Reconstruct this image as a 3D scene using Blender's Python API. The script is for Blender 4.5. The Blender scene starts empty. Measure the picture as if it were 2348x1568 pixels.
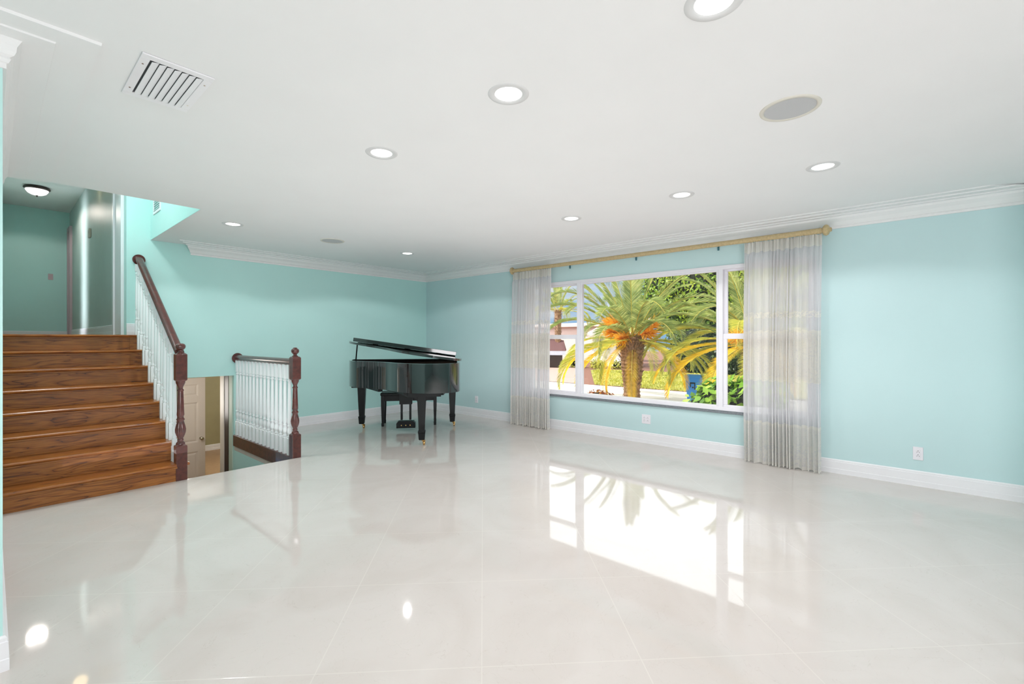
import bpy, math, random
from mathutils import Vector, Matrix
R = random.Random(7)
PI = math.pi
col = bpy.context.scene.collection

# ------------------------------------------------------------------ helpers
def lin(r, g, b):
    f = lambda c: (c/255/12.92) if c/255 <= .04045 else ((c/255+.055)/1.055)**2.4
    return (f(r), f(g), f(b), 1)

class MB:
    def __init__(s): s.v = []; s.f = []; s.m = []; s.sm = []
    def add(s, vs, fs, mi=0, smooth=False):
        n = len(s.v); s.v += [tuple(p) for p in vs]
        for f in fs: s.f.append(tuple(i+n for i in f)); s.m.append(mi); s.sm.append(smooth)
        return s
    def box(s, x0, x1, y0, y1, z0, z1, mi=0):
        v = [(x, y, z) for z in (z0, z1) for y in (y0, y1) for x in (x0, x1)]
        return s.add(v, [(0,2,3,1),(4,5,7,6),(0,1,5,4),(2,6,7,3),(0,4,6,2),(1,3,7,5)], mi)
    def prism(s, pts, z0, z1, mi=0, smooth=False):
        n = len(pts)
        v = [(p[0], p[1], z0) for p in pts]+[(p[0], p[1], z1) for p in pts]
        s.add(v, [tuple(range(n-1, -1, -1)), tuple(range(n, 2*n))], mi)
        return s.add(v, [(i, (i+1) % n, n+(i+1) % n, n+i) for i in range(n)], mi, smooth)
    def loft(s, rings, mi=0, smooth=True, caps=True, closed=True):
        n = len(rings[0]); v = [p for r in rings for p in r]; f = []
        for k in range(len(rings)-1):
            for i in range(n if closed else n-1):
                j = (i+1) % n; f.append((k*n+i, k*n+j, (k+1)*n+j, (k+1)*n+i))
        s.add(v, f, mi, smooth)
        if caps and closed:
            s.add(rings[0], [tuple(range(n-1, -1, -1))], mi); s.add(rings[-1], [tuple(range(n))], mi)
        return s
    def lathe(s, prof, c=(0,0,0), seg=24, mi=0, smooth=True, flute=None, ax='z', caps=True, fa=.15):
        rings = []
        for r, z in prof:
            ring = []
            for i in range(seg):
                a = 2*PI*i/seg; rr = r
                if flute and flute[0] <= z <= flute[1]: rr = r*(1-fa*abs(math.cos(a*flute[2]/2)))
                x, y = rr*math.cos(a), rr*math.sin(a)
                if ax == 'z': p = (c[0]+x, c[1]+y, c[2]+z)
                elif ax == 'x': p = (c[0]+z, c[1]+x, c[2]+y)
                else: p = (c[0]+y, c[1]+z, c[2]+x)
                ring.append(p)
            rings.append(ring)
        return s.loft(rings, mi, smooth, caps)
    def tube(s, pts, r, seg=8, mi=0, smooth=True):
        rings = []; pts = [Vector(p) for p in pts]
        for k, p in enumerate(pts):
            t = (pts[min(k+1, len(pts)-1)]-pts[max(k-1, 0)]).normalized()
            up = Vector((0,0,1)) if abs(t.z) < .95 else Vector((1,0,0))
            a = t.cross(up).normalized(); b = a.cross(t)
            rr = r[k] if isinstance(r, (list, tuple)) else r
            rings.append([tuple(p+(a*math.cos(2*PI*i/seg)+b*math.sin(2*PI*i/seg))*rr) for i in range(seg)])
        return s.loft(rings, mi, smooth)
    def sq(s, secs, mi=0, c=(0,0)):      # stacked square sections (half, z)
        rings = []
        for h, z in secs: rings.append([(c[0]-h, c[1]-h, z), (c[0]+h, c[1]-h, z), (c[0]+h, c[1]+h, z), (c[0]-h, c[1]+h, z)])
        return s.loft(rings, mi, False)
    def build(s, name, mats, parent=None, bevel=0, xf=None, seg=2):
        me = bpy.data.meshes.new(name)
        vs = s.v if xf is None else [tuple(xf @ Vector(p)) for p in s.v]
        me.from_pydata(vs, [], s.f)
        if not isinstance(mats, (list, tuple)): mats = [mats]
        for m in mats: me.materials.append(m)
        me.polygons.foreach_set('material_index', s.m)
        me.polygons.foreach_set('use_smooth', s.sm)
        me.update()
        o = bpy.data.objects.new(name, me); col.objects.link(o)
        if parent is not None: o.parent = parent
        if bevel:
            b = o.modifiers.new('bevel', 'BEVEL'); b.width = bevel; b.segments = seg; b.limit_method = 'ANGLE'; b.angle_limit = math.radians(40)
        return o

def tag(o, label, cat, group=None, kind=None):
    o['label'] = label; o['category'] = cat
    if group: o['group'] = group
    if kind: o['kind'] = kind
    return o
def thing(name, label, cat, loc=(0,0,0), rz=0, group=None):
    o = bpy.data.objects.new(name, None); col.objects.link(o)
    o.location = loc; o.rotation_euler = (0, 0, rz); o.empty_display_size = .1
    return tag(o, label, cat, group)
def struct(o, label=None):
    o['kind'] = 'structure'
    if label: o['label'] = label
    return o
def children(o): return [c for c in bpy.data.objects if c.parent is o]
def dup(root, loc, rz=None, label=None):
    r = root.copy(); col.objects.link(r); r.location = loc
    if rz is not None: r.rotation_euler = (0, 0, rz)
    if label: r['label'] = label
    for ch in children(root):
        c = ch.copy(); col.objects.link(c); c.parent = r
        for g in children(ch):
            d = g.copy(); col.objects.link(d); d.parent = c
    return r

# ------------------------------------------------------------------ materials
def newmat(name):
    m = bpy.data.materials.new(name); m.use_nodes = True
    nt = m.node_tree; b = nt.nodes['Principled BSDF']
    return m, nt, b
def N(nt, t, **k):
    n = nt.nodes.new(t)
    for a, v in k.items():
        if a in n.inputs: n.inputs[a].default_value = v
        else: setattr(n, a, v)
    return n
def ramp(nt, stops):
    r = nt.nodes.new('ShaderNodeValToRGB'); e = r.color_ramp.elements
    while len(e) < len(stops): e.new(.5)
    for i, (p, c) in enumerate(stops): e[i].position = p; e[i].color = c
    return r
def plain(name, c, rough=.5, metal=0, spec=.5, var=.04, scale=6, coat=0, emit=0, bump=0, bscale=60, rvar=0):
    m, nt, b = newmat(name); L = nt.links
    b.inputs['Roughness'].default_value = rough; b.inputs['Metallic'].default_value = metal
    b.inputs['Specular IOR Level'].default_value = spec; b.inputs['Coat Weight'].default_value = coat
    b.inputs['Coat Roughness'].default_value = .03
    tc = N(nt, 'ShaderNodeTexCoord'); n = N(nt, 'ShaderNodeTexNoise'); n.inputs['Scale'].default_value = scale; n.inputs['Detail'].default_value = 4
    L.new(tc.outputs['Object'], n.inputs['Vector'])
    d = tuple(max(0, x*(1-var)) for x in c[:3])+(1,); u = tuple(min(1, x*(1+var)) for x in c[:3])+(1,)
    r = ramp(nt, [(.3, d), (.7, u)]); L.new(n.outputs['Fac'], r.inputs['Fac']); L.new(r.outputs['Color'], b.inputs['Base Color'])
    if emit: b.inputs['Emission Color'].default_value = c; b.inputs['Emission Strength'].default_value = emit
    if bump:
        n2 = N(nt, 'ShaderNodeTexNoise'); n2.inputs['Scale'].default_value = bscale; L.new(tc.outputs['Object'], n2.inputs['Vector'])
        bp = N(nt, 'ShaderNodeBump'); bp.inputs['Strength'].default_value = bump; bp.inputs['Distance'].default_value = .01
        L.new(n2.outputs['Fac'], bp.inputs['Height']); L.new(bp.outputs['Normal'], b.inputs['Normal'])
    return m
AQUAW = plain('aqua_paint_daylit', lin(198, 226, 228), .42, var=.012, scale=2, spec=.35, bump=.05, bscale=220)  # same aqua paint, made paler: the window wall's brightness is in the colour
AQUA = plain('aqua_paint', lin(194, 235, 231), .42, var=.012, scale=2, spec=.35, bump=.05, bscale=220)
CEIL = plain('ceiling_paint', lin(238, 239, 239), .7, var=.01, scale=2, spec=.2)
WHITE = plain('white_trim_paint', lin(240, 240, 243), .35, var=.01)
FRAME = plain('window_frame_paint', lin(238, 237, 243), .35, var=.01)
BALW = plain('baluster_paint', lin(236, 243, 244), .35, var=.01)
MAHO = plain('mahogany_varnish', lin(84, 36, 29), .3, var=.4, scale=25, coat=.5)
LACQ = plain('black_piano_lacquer', (.006, .0075, .008, 1), .09, var=.1, coat=1, spec=.6)
SATIN = plain('black_satin_wood', (.004, .0055, .006, 1), .42, spec=.25, var=.1)
BRASS = plain('brass', lin(205, 165, 105), .25, metal=1, var=.1)
BRONZE = plain('bronze_iron_plate', lin(190, 120, 70), .4, metal=.8, var=.1)
CHROME = plain('chrome', lin(200, 195, 185), .18, metal=1, var=.03)
OLIVE = plain('olive_paint', lin(158, 152, 118), .6, var=.03)
TAN = plain('tan_floor', lin(170, 140, 108), .4, var=.06, scale=12)
DOORP = plain('cream_door_paint', lin(226, 216, 208), .4, var=.01)
JAMB = plain('pale_green_jamb_paint', lin(190, 205, 190), .5, var=.02)
DARKB = plain('dark_brown_wood', lin(40, 16, 14), .35, var=.2)
PINKJ = plain('pinkish_casing_paint', lin(205, 182, 190), .5, var=.02)
BRONZD = plain('dark_bronze', lin(70, 60, 58), .4, metal=.6, var=.1)
GRAN = plain('grey_granite', lin(120, 126, 132), .3, var=.5, scale=160)
ROD = plain('carved_gilt_wood', lin(192, 172, 130), .5, var=.14, scale=60)
CREAM = plain('cream_plastic', lin(214, 211, 200), .5, var=.01)
GREYB = plain('grey_duct', lin(96, 98, 100), .8, var=.05)
RING = plain('light_ring_enamel', lin(214, 215, 215), .5, var=.01)
MESH = plain('speaker_mesh', lin(188, 190, 191), .7, var=.03, scale=400)
DARK = plain('dark_void', lin(30, 32, 34), .8, var=.05)
STEEL = plain('blue_grey_bracket', lin(70, 120, 135), .4, metal=.3, var=.05)
PLATE = plain('outlet_plastic', lin(238, 236, 242), .35, var=.005)

def wood(name, cl, cm, cd, rough=.3, scale=(3.0, 30, 30), coat=.25):
    m, nt, b = newmat(name); L = nt.links
    tc = N(nt, 'ShaderNodeTexCoord'); oi = N(nt, 'ShaderNodeObjectInfo')
    ad = N(nt, 'ShaderNodeVectorMath', operation='MULTIPLY_ADD'); ad.inputs[1].default_value = (1,1,1)
    cm3 = N(nt, 'ShaderNodeCombineXYZ'); mu = N(nt, 'ShaderNodeMath', operation='MULTIPLY'); mu.inputs[1].default_value = 37.
    L.new(oi.outputs['Random'], mu.inputs[0]); L.new(mu.outputs[0], cm3.inputs['X']); L.new(mu.outputs[0], cm3.inputs['Z'])
    L.new(tc.outputs['Object'], ad.inputs[0]); L.new(cm3.outputs[0], ad.inputs[2])
    mp = N(nt, 'ShaderNodeMapping'); mp.inputs['Scale'].default_value = (.85, 9, 9); L.new(ad.outputs[0], mp.inputs['Vector'])
    n0 = N(nt, 'ShaderNodeTexNoise'); n0.inputs['Scale'].default_value = 1.3; n0.inputs['Detail'].default_value = 2; n0.inputs['Distortion'].default_value = .6
    L.new(mp.outputs[0], n0.inputs['Vector'])
    mm = N(nt, 'ShaderNodeMath', operation='MULTIPLY'); mm.inputs[1].default_value = 9; L.new(n0.outputs['Fac'], mm.inputs[0])
    fr = N(nt, 'ShaderNodeMath', operation='FRACT'); L.new(mm.outputs[0], fr.inputs[0])
    mp2 = N(nt, 'ShaderNodeMapping'); mp2.inputs['Scale'].default_value = (9, 190, 190); L.new(ad.outputs[0], mp2.inputs['Vector'])
    n1 = N(nt, 'ShaderNodeTexNoise'); n1.inputs['Scale'].default_value = 1; n1.inputs['Detail'].default_value = 5; L.new(mp2.outputs[0], n1.inputs['Vector'])
    r1 = ramp(nt, [(0, cd), (.10, cm), (.35, cl), (.8, cl), (1, cm)]); L.new(fr.outputs[0], r1.inputs['Fac'])
    r2 = ramp(nt, [(.38, (.58,.52,.48,1)), (.55, (1,1,1,1))]); L.new(n1.outputs['Fac'], r2.inputs['Fac'])
    mx = N(nt, 'ShaderNodeMix', data_type='RGBA', blend_type='MULTIPLY'); mx.inputs[0].default_value = .75
    L.new(r1.outputs['Color'], mx.inputs[6]); L.new(r2.outputs['Color'], mx.inputs[7]); L.new(mx.outputs[2], b.inputs['Base Color'])
    b.inputs['Roughness'].default_value = rough; b.inputs['Coat Weight'].default_value = coat; b.inputs['Coat Roughness'].default_value = .15
    return m
OAK = wood('oak_riser', lin(166, 102, 42), lin(142, 80, 28), lin(82, 40, 16), .36)
OAKT = wood('oak_tread', lin(172, 102, 34), lin(150, 82, 24), lin(104, 52, 16), .3)

# polished tile floor, laid at 45 degrees inside a straight border
def floor_mat():
    m, nt, b = newmat('polished_cream_tile'); L = nt.links
    g = N(nt, 'ShaderNodeNewGeometry'); sp = N(nt, 'ShaderNodeSeparateXYZ'); L.new(g.outputs['Position'], sp.inputs[0])
    def M(op, a, b_=None, c=None):
        n = N(nt, 'ShaderNodeMath', operation=op)
        for i, x in enumerate((a, b_, c)):
            if x is None: continue
            if isinstance(x, (int, float)): n.inputs[i].default_value = x
            else: L.new(x, n.inputs[i])
        return n.outputs[0]
    X, Y = sp.outputs['X'], sp.outputs['Y']; T = .6465; W = .0022
    def line(v, off, T):
        f = M('FRACT', M('DIVIDE', M('SUBTRACT', v, off), T)); e = M('MINIMUM', f, M('SUBTRACT', 1., f))
        return M('LESS_THAN', M('MULTIPLY', e, T), W)
    u = M('MULTIPLY', M('SUBTRACT', X, Y), .70711); w = M('MULTIPLY', M('ADD', X, Y), .70711)
    diag = M('MAXIMUM', line(u, -.005, T), line(w, 1.832, T))
    inn = M('MULTIPLY', M('LESS_THAN', X, 4.978), M('LESS_THAN', Y, 6.43))
    bord = M('MAXIMUM', M('LESS_THAN', M('ABSOLUTE', M('SUBTRACT', X, 4.978)), W), M('LESS_THAN', M('ABSOLUTE', M('SUBTRACT', Y, 6.43)), W))
    gr = M('MAXIMUM', M('MULTIPLY', diag, inn), bord)
    n = N(nt, 'ShaderNodeTexNoise'); n.inputs['Scale'].default_value = 1.6; n.inputs['Detail'].default_value = 6; n.inputs['Distortion'].default_value = 1.5
    L.new(g.outputs['Position'], n.inputs['Vector'])
    r = ramp(nt, [(.3, lin(211, 204, 198)), (.6, lin(217, 211, 206))]); L.new(n.outputs['Fac'], r.inputs['Fac'])
    n2 = N(nt, 'ShaderNodeTexNoise'); n2.inputs['Scale'].default_value = 3.2; n2.inputs['Detail'].default_value = 8; n2.inputs['Distortion'].default_value = 3
    L.new(g.outputs['Position'], n2.inputs['Vector'])
    v = M('LESS_THAN', M('ABSOLUTE', M('SUBTRACT', n2.outputs['Fac'], .47)), .0022)
    mv = N(nt, 'ShaderNodeMix', data_type='RGBA'); L.new(M('MULTIPLY', v, .3), mv.inputs[0]); L.new(r.outputs['Color'], mv.inputs[6]); mv.inputs[7].default_value = lin(186, 176, 166)
    mx = N(nt, 'ShaderNodeMix', data_type='RGBA'); L.new(M('MULTIPLY', gr, .42), mx.inputs[0]); L.new(mv.outputs[2], mx.inputs[6]); mx.inputs[7].default_value = lin(232, 228, 220)
    L.new(mx.outputs[2], b.inputs['Base Color'])
    L.new(M('ADD', M('MULTIPLY', gr, .12), .04), b.inputs['Roughness'])
    b.inputs['IOR'].default_value = 1.55
    return m
TILE = floor_mat()

# sheer embroidered fabric: opacity and weave depend on height
def sheer_mat():
    m, nt, b = newmat('sheer_embroidered_fabric'); L = nt.links
    tc = N(nt, 'ShaderNodeTexCoord'); sp = N(nt, 'ShaderNodeSeparateXYZ'); L.new(tc.outputs['Object'], sp.inputs[0])
    def M(op, a, b_=None, c=None):
        n = N(nt, 'ShaderNodeMath', operation=op)
        for i, x in enumerate((a, b_, c)):
            if x is None: continue
            if isinstance(x, (int, float)): n.inputs[i].default_value = x
            else: L.new(x, n.inputs[i])
        return n.outputs[0]
    uv = N(nt, 'ShaderNodeUVMap'); su = N(nt, 'ShaderNodeSeparateXYZ'); L.new(uv.outputs[0], su.inputs[0])
    U = su.outputs['X']; Z = M('ADD', su.outputs['Y'], M('MULTIPLY', M('SINE', M('MULTIPLY', U, 38.)), .008))
    def band(a, c): return M('MULTIPLY', M('GREATER_THAN', Z, a), M('LESS_THAN', Z, c))
    vo = N(nt, 'ShaderNodeTexVoronoi'); vo.inputs['Scale'].default_value = 75; L.new(uv.outputs[0], vo.inputs['Vector'])
    vo2 = N(nt, 'ShaderNodeTexNoise'); vo2.inputs['Scale'].default_value = 22; vo2.inputs['Distortion'].default_value = 2.5; L.new(uv.outputs[0], vo2.inputs['Vector'])
    hol = M('GREATER_THAN', vo.outputs['Distance'], .30)
    flo = M('GREATER_THAN', vo2.outputs['Fac'], .47)
    emb = M('MAXIMUM', M('MAXIMUM', M('MULTIPLY', band(.87, 1.39), M('MAXIMUM', M('MULTIPLY', hol, .75), flo)), M('MULTIPLY', band(1.52, 1.58), flo)),
            M('MAXIMUM', M('MULTIPLY', band(.25, .43), M('MAXIMUM', M('MULTIPLY', hol, .8), M('MULTIPLY', flo, .5))), M('MULTIPLY', band(.0, .25), M('MAXIMUM', flo, .35))))
    head = M('MAXIMUM', band(2.215, 3), M('MAXIMUM', band(.415, .445), band(-.1, .035)))
    al = M('MINIMUM', M('ADD', M('ADD', .80, M('MULTIPLY', emb, .15)), M('MULTIPLY', head, .42)), .985)
    cu = N(nt, 'ShaderNodeCombineXYZ'); L.new(M('MULTIPLY', U, 34.), cu.inputs['X']); L.new(M('MULTIPLY', su.outputs['Y'], .5), cu.inputs['Y'])
    gn = N(nt, 'ShaderNodeTexNoise'); gn.inputs['Scale'].default_value = 1.; gn.inputs['Detail'].default_value = 3; L.new(cu.outputs[0], gn.inputs['Vector'])
    al = M('MINIMUM', M('ADD', al, M('MULTIPLY', M('SUBTRACT', gn.outputs['Fac'], .5), .42)), .99)
    cr = N(nt, 'ShaderNodeMix', data_type='RGBA'); L.new(M('MAXIMUM', emb, head), cr.inputs[0]); cr.inputs[6].default_value = lin(238, 238, 240); cr.inputs[7].default_value = lin(236, 234, 228)
    df = N(nt, 'ShaderNodeBsdfDiffuse'); tr = N(nt, 'ShaderNodeBsdfTranslucent'); tp = N(nt, 'ShaderNodeBsdfTransparent')
    L.new(cr.outputs[2], df.inputs['Color']); L.new(cr.outputs[2], tr.inputs['Color'])
    m1 = N(nt, 'ShaderNodeMixShader'); m1.inputs[0].default_value = .28; L.new(df.outputs[0], m1.inputs[1]); L.new(tr.outputs[0], m1.inputs[2])
    m2 = N(nt, 'ShaderNodeMixShader'); L.new(al, m2.inputs[0]); L.new(tp.outputs[0], m2.inputs[1]); L.new(m1.outputs[0], m2.inputs[2])
    nt.nodes.remove(b); L.new(m2.outputs[0], nt.nodes['Material Output'].inputs['Surface'])
    return m
SHEER = sheer_mat()

def glass_mat():
    m, nt, b = newmat('window_glass'); L = nt.links; nt.nodes.remove(b)
    tp = N(nt, 'ShaderNodeBsdfTransparent'); tp.inputs['Color'].default_value = (.97,.985,.98,1)
    gl = N(nt, 'ShaderNodeBsdfGlossy'); gl.inputs['Roughness'].default_value = .01
    fr = N(nt, 'ShaderNodeFresnel'); fr.inputs['IOR'].default_value = 1.45
    mu = N(nt, 'ShaderNodeMath', operation='MULTIPLY'); mu.inputs[1].default_value = .6; L.new(fr.outputs[0], mu.inputs[0])
    mx = N(nt, 'ShaderNodeMixShader'); L.new(mu.outputs[0], mx.inputs[0]); L.new(tp.outputs[0], mx.inputs[1]); L.new(gl.outputs[0], mx.inputs[2])
    L.new(mx.outputs[0], nt.nodes['Material Output'].inputs['Surface']); return m
GLASS = glass_mat()
def emis(name, c, s):
    m, nt, b = newmat(name); nt.nodes.remove(b)
    e = N(nt, 'ShaderNodeEmission'); e.inputs['Strength'].default_value = s; e.inputs['Color'].default_value = c
    nt.links.new(e.outputs[0], nt.nodes['Material Output'].inputs['Surface']); return m
LAMP = emis('lamp_lens', (1,.985,.96,1), 9)
BOWL = emis('frosted_bowl', (1,.97,.95,1), 1.6)
def leafmat(name, c1, c2, c3, scale=3., tr=.35, rough=.45):
    m, nt, b = newmat(name); L = nt.links
    g = N(nt, 'ShaderNodeNewGeometry'); r = ramp(nt, [(0, c1), (.5, c2), (1, c3)])
    tc = N(nt, 'ShaderNodeTexCoord'); n = N(nt, 'ShaderNodeTexNoise'); n.inputs['Scale'].default_value = scale; L.new(tc.outputs['Object'], n.inputs['Vector'])
    a = N(nt, 'ShaderNodeMath', operation='MULTIPLY_ADD'); a.inputs[1].default_value = .55; L.new(g.outputs['Random Per Island'], a.inputs[0])
    s = N(nt, 'ShaderNodeMath', operation='MULTIPLY_ADD'); s.inputs[1].default_value = 1.4; s.inputs[2].default_value = -.48
    L.new(n.outputs['Fac'], s.inputs[0]); L.new(s.outputs[0], a.inputs[2]); L.new(a.outputs[0], r.inputs['Fac'])
    L.new(r.outputs['Color'], b.inputs['Base Color']); b.inputs['Roughness'].default_value = rough
    t = N(nt, 'ShaderNodeBsdfTranslucent'); L.new(r.outputs['Color'], t.inputs['Color'])
    mx = N(nt, 'ShaderNodeMixShader'); mx.inputs[0].default_value = tr
    L.new(b.outputs[0], mx.inputs[1]); L.new(t.outputs[0], mx.inputs[2]); L.new(mx.outputs[0], nt.nodes['Material Output'].inputs['Surface'])
    return m
FGREEN = leafmat('palm_leaf_green', lin(96, 116, 64), lin(158, 172, 98), lin(212, 212, 140))
FMIX = leafmat('palm_leaf_mixed', lin(136, 146, 70), lin(200, 200, 92), lin(240, 224, 110))
FGOLD = leafmat('palm_leaf_golden', lin(222, 186, 44), lin(250, 218, 62), lin(254, 236, 112))
RACH = plain('palm_rachis', lin(206, 190, 92), .5)
ORANGE = leafmat('palm_flower_orange', lin(250, 178, 50), lin(253, 196, 70), lin(254, 220, 110), tr=.4)
TRUNK = plain('palm_bark', lin(150, 118, 92), .9, var=.6, scale=14, bump=.6, bscale=30)
LEAF = leafmat('tree_leaf', lin(52, 78, 22), lin(124, 158, 40), lin(206, 214, 70), scale=1.2)
BUSH = leafmat('bush_leaf', lin(58, 96, 30), lin(122, 168, 48), lin(190, 214, 84), scale=2)
HEDGE = leafmat('hedge_leaf', lin(24, 36, 18), lin(50, 68, 32), lin(84, 104, 48))
REDL = leafmat('red_shrub_leaf', lin(110, 52, 34), lin(162, 90, 44), lin(196, 160, 60))
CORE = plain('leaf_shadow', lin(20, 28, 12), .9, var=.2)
STUCCO = plain('white_stucco', lin(238, 234, 230), .9, var=.02)
PINKW = plain('pink_stucco', lin(226, 204, 196), .9, var=.02)
ROOFT = plain('brown_roof_tile', lin(104, 70, 72), .8, var=.15, scale=14)
FASC = plain('grey_fascia', lin(196, 198, 212), .6)
ROADM = plain('pale_concrete', lin(206, 200, 192), .9, var=.04, scale=1.5)
PAVER = plain('pink_pavers', lin(178, 150, 142), .9, var=.10, scale=9)
GRASS = plain('lawn_soil_grass', lin(150, 148, 62), .95, var=.28, scale=1.3, bump=.5, bscale=40)
BINB = plain('blue_plastic', lin(52, 138, 226), .45, var=.03)
BARK = plain('bark', lin(84, 64, 48), .9, var=.3)
MULCH = plain('mulch', lin(130, 88, 74), .95, var=.3, scale=20)

# ------------------------------------------------------------------ room shell  (metres; camera above the origin, eye 1.30)
XW, YB, HC = 5.448, 6.959, 2.50
LX = .034                                   # stairwell side wall
UF, UC = 1.352, 3.83                        # upper floor / upper ceiling
LF = -1.352                                 # lower floor
WX0, WX1 = 1.215, 2.194                     # stairwell opening in the floor
m = MB()
m.box(-4.5, XW, -4.5, 5.11, -.2, 0).box(WX1, XW, 5.11, YB, -.2, 0)
struct(m.build('floor', TILE), 'polished cream tile floor laid on the diagonal')
m = MB(); m.box(-4.5, XW+.2, -4.5, 4.965, HC, HC+.12).box(1.29, XW+.2, 4.965, YB+.15, HC, HC+.12)
struct(m.build('ceiling', CEIL), 'smooth white ceiling')
# window wall with opening
oy0, oy1, oz0, oz1 = .76, 4.50, .50, 2.13
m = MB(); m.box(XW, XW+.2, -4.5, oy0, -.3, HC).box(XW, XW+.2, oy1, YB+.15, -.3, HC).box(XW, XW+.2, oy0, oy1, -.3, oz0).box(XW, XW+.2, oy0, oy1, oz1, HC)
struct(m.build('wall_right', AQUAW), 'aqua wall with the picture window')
# back wall, opening to the lower flight, corner to the upper hall
m = MB(); m.box(WX1, XW, YB, YB+.17, LF, HC+.0).box(1.289, WX1, YB, YB+.17, .811, HC).box(1.06, 1.289, YB, YB+.17, .811, UC)
struct(m.build('wall_back', AQUA), 'aqua back wall')
m = MB(); m.box(-4.5, LX, 2.70, 2.85, 0, HC).box(LX-.15, LX, 2.85, 12.75, -1.4, UC)
struct(m.build('wall_left', AQUA), 'aqua wall end beside the stairs')
struct(MB().box(-4.5, XW, -4.6, -4.5, 0, HC).build('wall_near', AQUA))
struct(MB().box(-4.6, -4.5, -4.6, 2.85, 0, HC).build('wall_side', AQUA))
struct(MB().box(4.7, XW, -1.0, -.86, 0, HC).build('wall_return', AQUA))
# stairwell upper box: side above the ceiling cut, front above the cut, upper ceiling, hall floor and walls
struct(MB().box(1.286, 1.36, 4.885, YB, HC+.001, UC).build('wall_stairwell_right', AQUA), 'aqua side of the stairwell above the ceiling')
struct(MB().box(LX-.15, 1.30, 4.895, 4.969, HC+.001, UC).build('wall_stairwell_front', AQUA))
struct(MB().box(-1.2, 1.36, 4.895, 12.9, UC, UC+.1).build('ceiling_upper', CEIL), 'white ceiling of the upper hall')
struct(MB().box(LX, 1.06, 6.96, 12.75, UF-.2, UF).build('floor_upper', OAKT), 'oak floor of the upper hall')
m = MB(); m.box(1.06, 1.2, YB+.17, 12.9, UF-.2, UC)
HALLP = plain('hall_paint', lin(186, 200, 196), .42, var=.02)
struct(m.build('wall_hall_right', HALLP), 'semi gloss wall along the upper hall')
struct(MB().box(-1.2, 1.2, 12.75, 12.9, UF-.2, UC).build('wall_hall_end', AQUA), 'aqua wall at the end of the upper hall')
# lower level
struct(MB().box(1.17, 5.4, 6.6, 12.9, LF-.1, LF).build('floor_lower', TAN), 'tan floor of the lower level')
struct(MB().box(1.17, 5.4, 12.7, 12.8, LF, 1.15).build('wall_lower_end', OLIVE), 'olive wall of the lower room')
struct(MB().box(1.56, 1.62, 7.13, 12.7, LF, 1.15).build('wall_lower_left', OLIVE))
struct(MB().box(1.2, 5.4, 7.13, 12.7, .95, 1.15).build('ceiling_lower', CEIL))
struct(MB().box(5.3, 5.4, 7.13, 12.8, LF, 1.15).build('wall_lower_right', OLIVE))
m = MB(); m.box(2.20, 5.3, 7.135, 7.45, LF, .95, 0)
struct(m.build('wall_lower_front', OLIVE))
m = MB(); m.box(2.180, 2.2, 7.0, 7.13, LF, .811)
struct(m.build('trim_jamb_pale', JAMB)); struct(MB().box(2.176, 2.21, 7.135, 7.29, LF, .94).build('trim_jamb_dark', DARKB), 'dark brown door edge'); struct(MB().box(2.17, 2.21, 7.295, 7.455, LF, .94).build('trim_jamb_beige', DOORP))
struct(MB().box(WX1, WX1+.06, 5.11, YB, LF, -.2).build('wall_stairwell_lower', AQUA), 'aqua wall of the lower stairwell')
struct(MB().box(1.06, 1.17, 5.15, YB+.1, LF, .0).build('wall_under_stairs', AQUA))
struct(MB().box(1.06, WX1+.06, 5.04, 5.11, LF, -.2).build('wall_under_floor', AQUA))

# baseboards (profile: offset, z)
def sweep(name, prof, p0, p1, nrm, mat, e0=lambda o: 0, e1=lambda o: 0, lab=None):
    """profile of (offset from wall, z) swept from p0 to p1; e0/e1 move each end along the run by offset"""
    p0, p1, nrm = Vector((*p0, 0)), Vector((*p1, 0)), Vector((*nrm, 0)); t = (p1-p0).normalized()
    r0 = [p0+nrm*o+t*e0(o)+Vector((0,0,z)) for o, z in prof]; r1 = [p1+nrm*o+t*e1(o)+Vector((0,0,z)) for o, z in prof]
    mb = MB(); mb.loft([[tuple(v) for v in r0], [tuple(v) for v in r1]], smooth=False)
    return struct(mb.build(name, mat), lab)
BP = [(0,0),(.018,0),(.018,.045),(.0155,.048),(.0155,.112),(.012,.115),(.012,.128),(.006,.136),(0,.136)]
sweep('baseboard_right', BP, (XW, -.86), (XW, YB), (-1,0), WHITE, e1=lambda o: -o, lab='white baseboard under the window wall')
sweep('baseboard_back', BP, (WX1+.06, YB), (XW, YB), (0,-1), WHITE, e1=lambda o: -o, lab='white baseboard of the back wall')
sweep('baseboard_left', BP, (-4.5, 2.70), (LX, 2.70), (0,-1), WHITE, e1=lambda o: o)
sweep('baseboard_left_side', BP, (LX, 2.70), (LX, 5.06), (1,0), WHITE, e0=lambda o: -o)
HP = [(o, z+UF) for o, z in BP]
sweep('baseboard_landing', HP, (1.06, YB), (1.20, YB), (0,-1), WHITE)
sweep('baseboard_hall_right', HP, (1.06, 7.70), (1.06, 12.3), (-1,0), WHITE)
sweep('baseboard_hall_end', [(o, z*.8+UF) for o, z in BP], (LX, 12.75), (1.04, 12.75), (0,-1), WHITE)
sweep('baseboard_lower', [(o, z+LF) for o, z in BP], (1.62, 12.7), (5.3, 12.7), (0,-1), WHITE)
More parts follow.
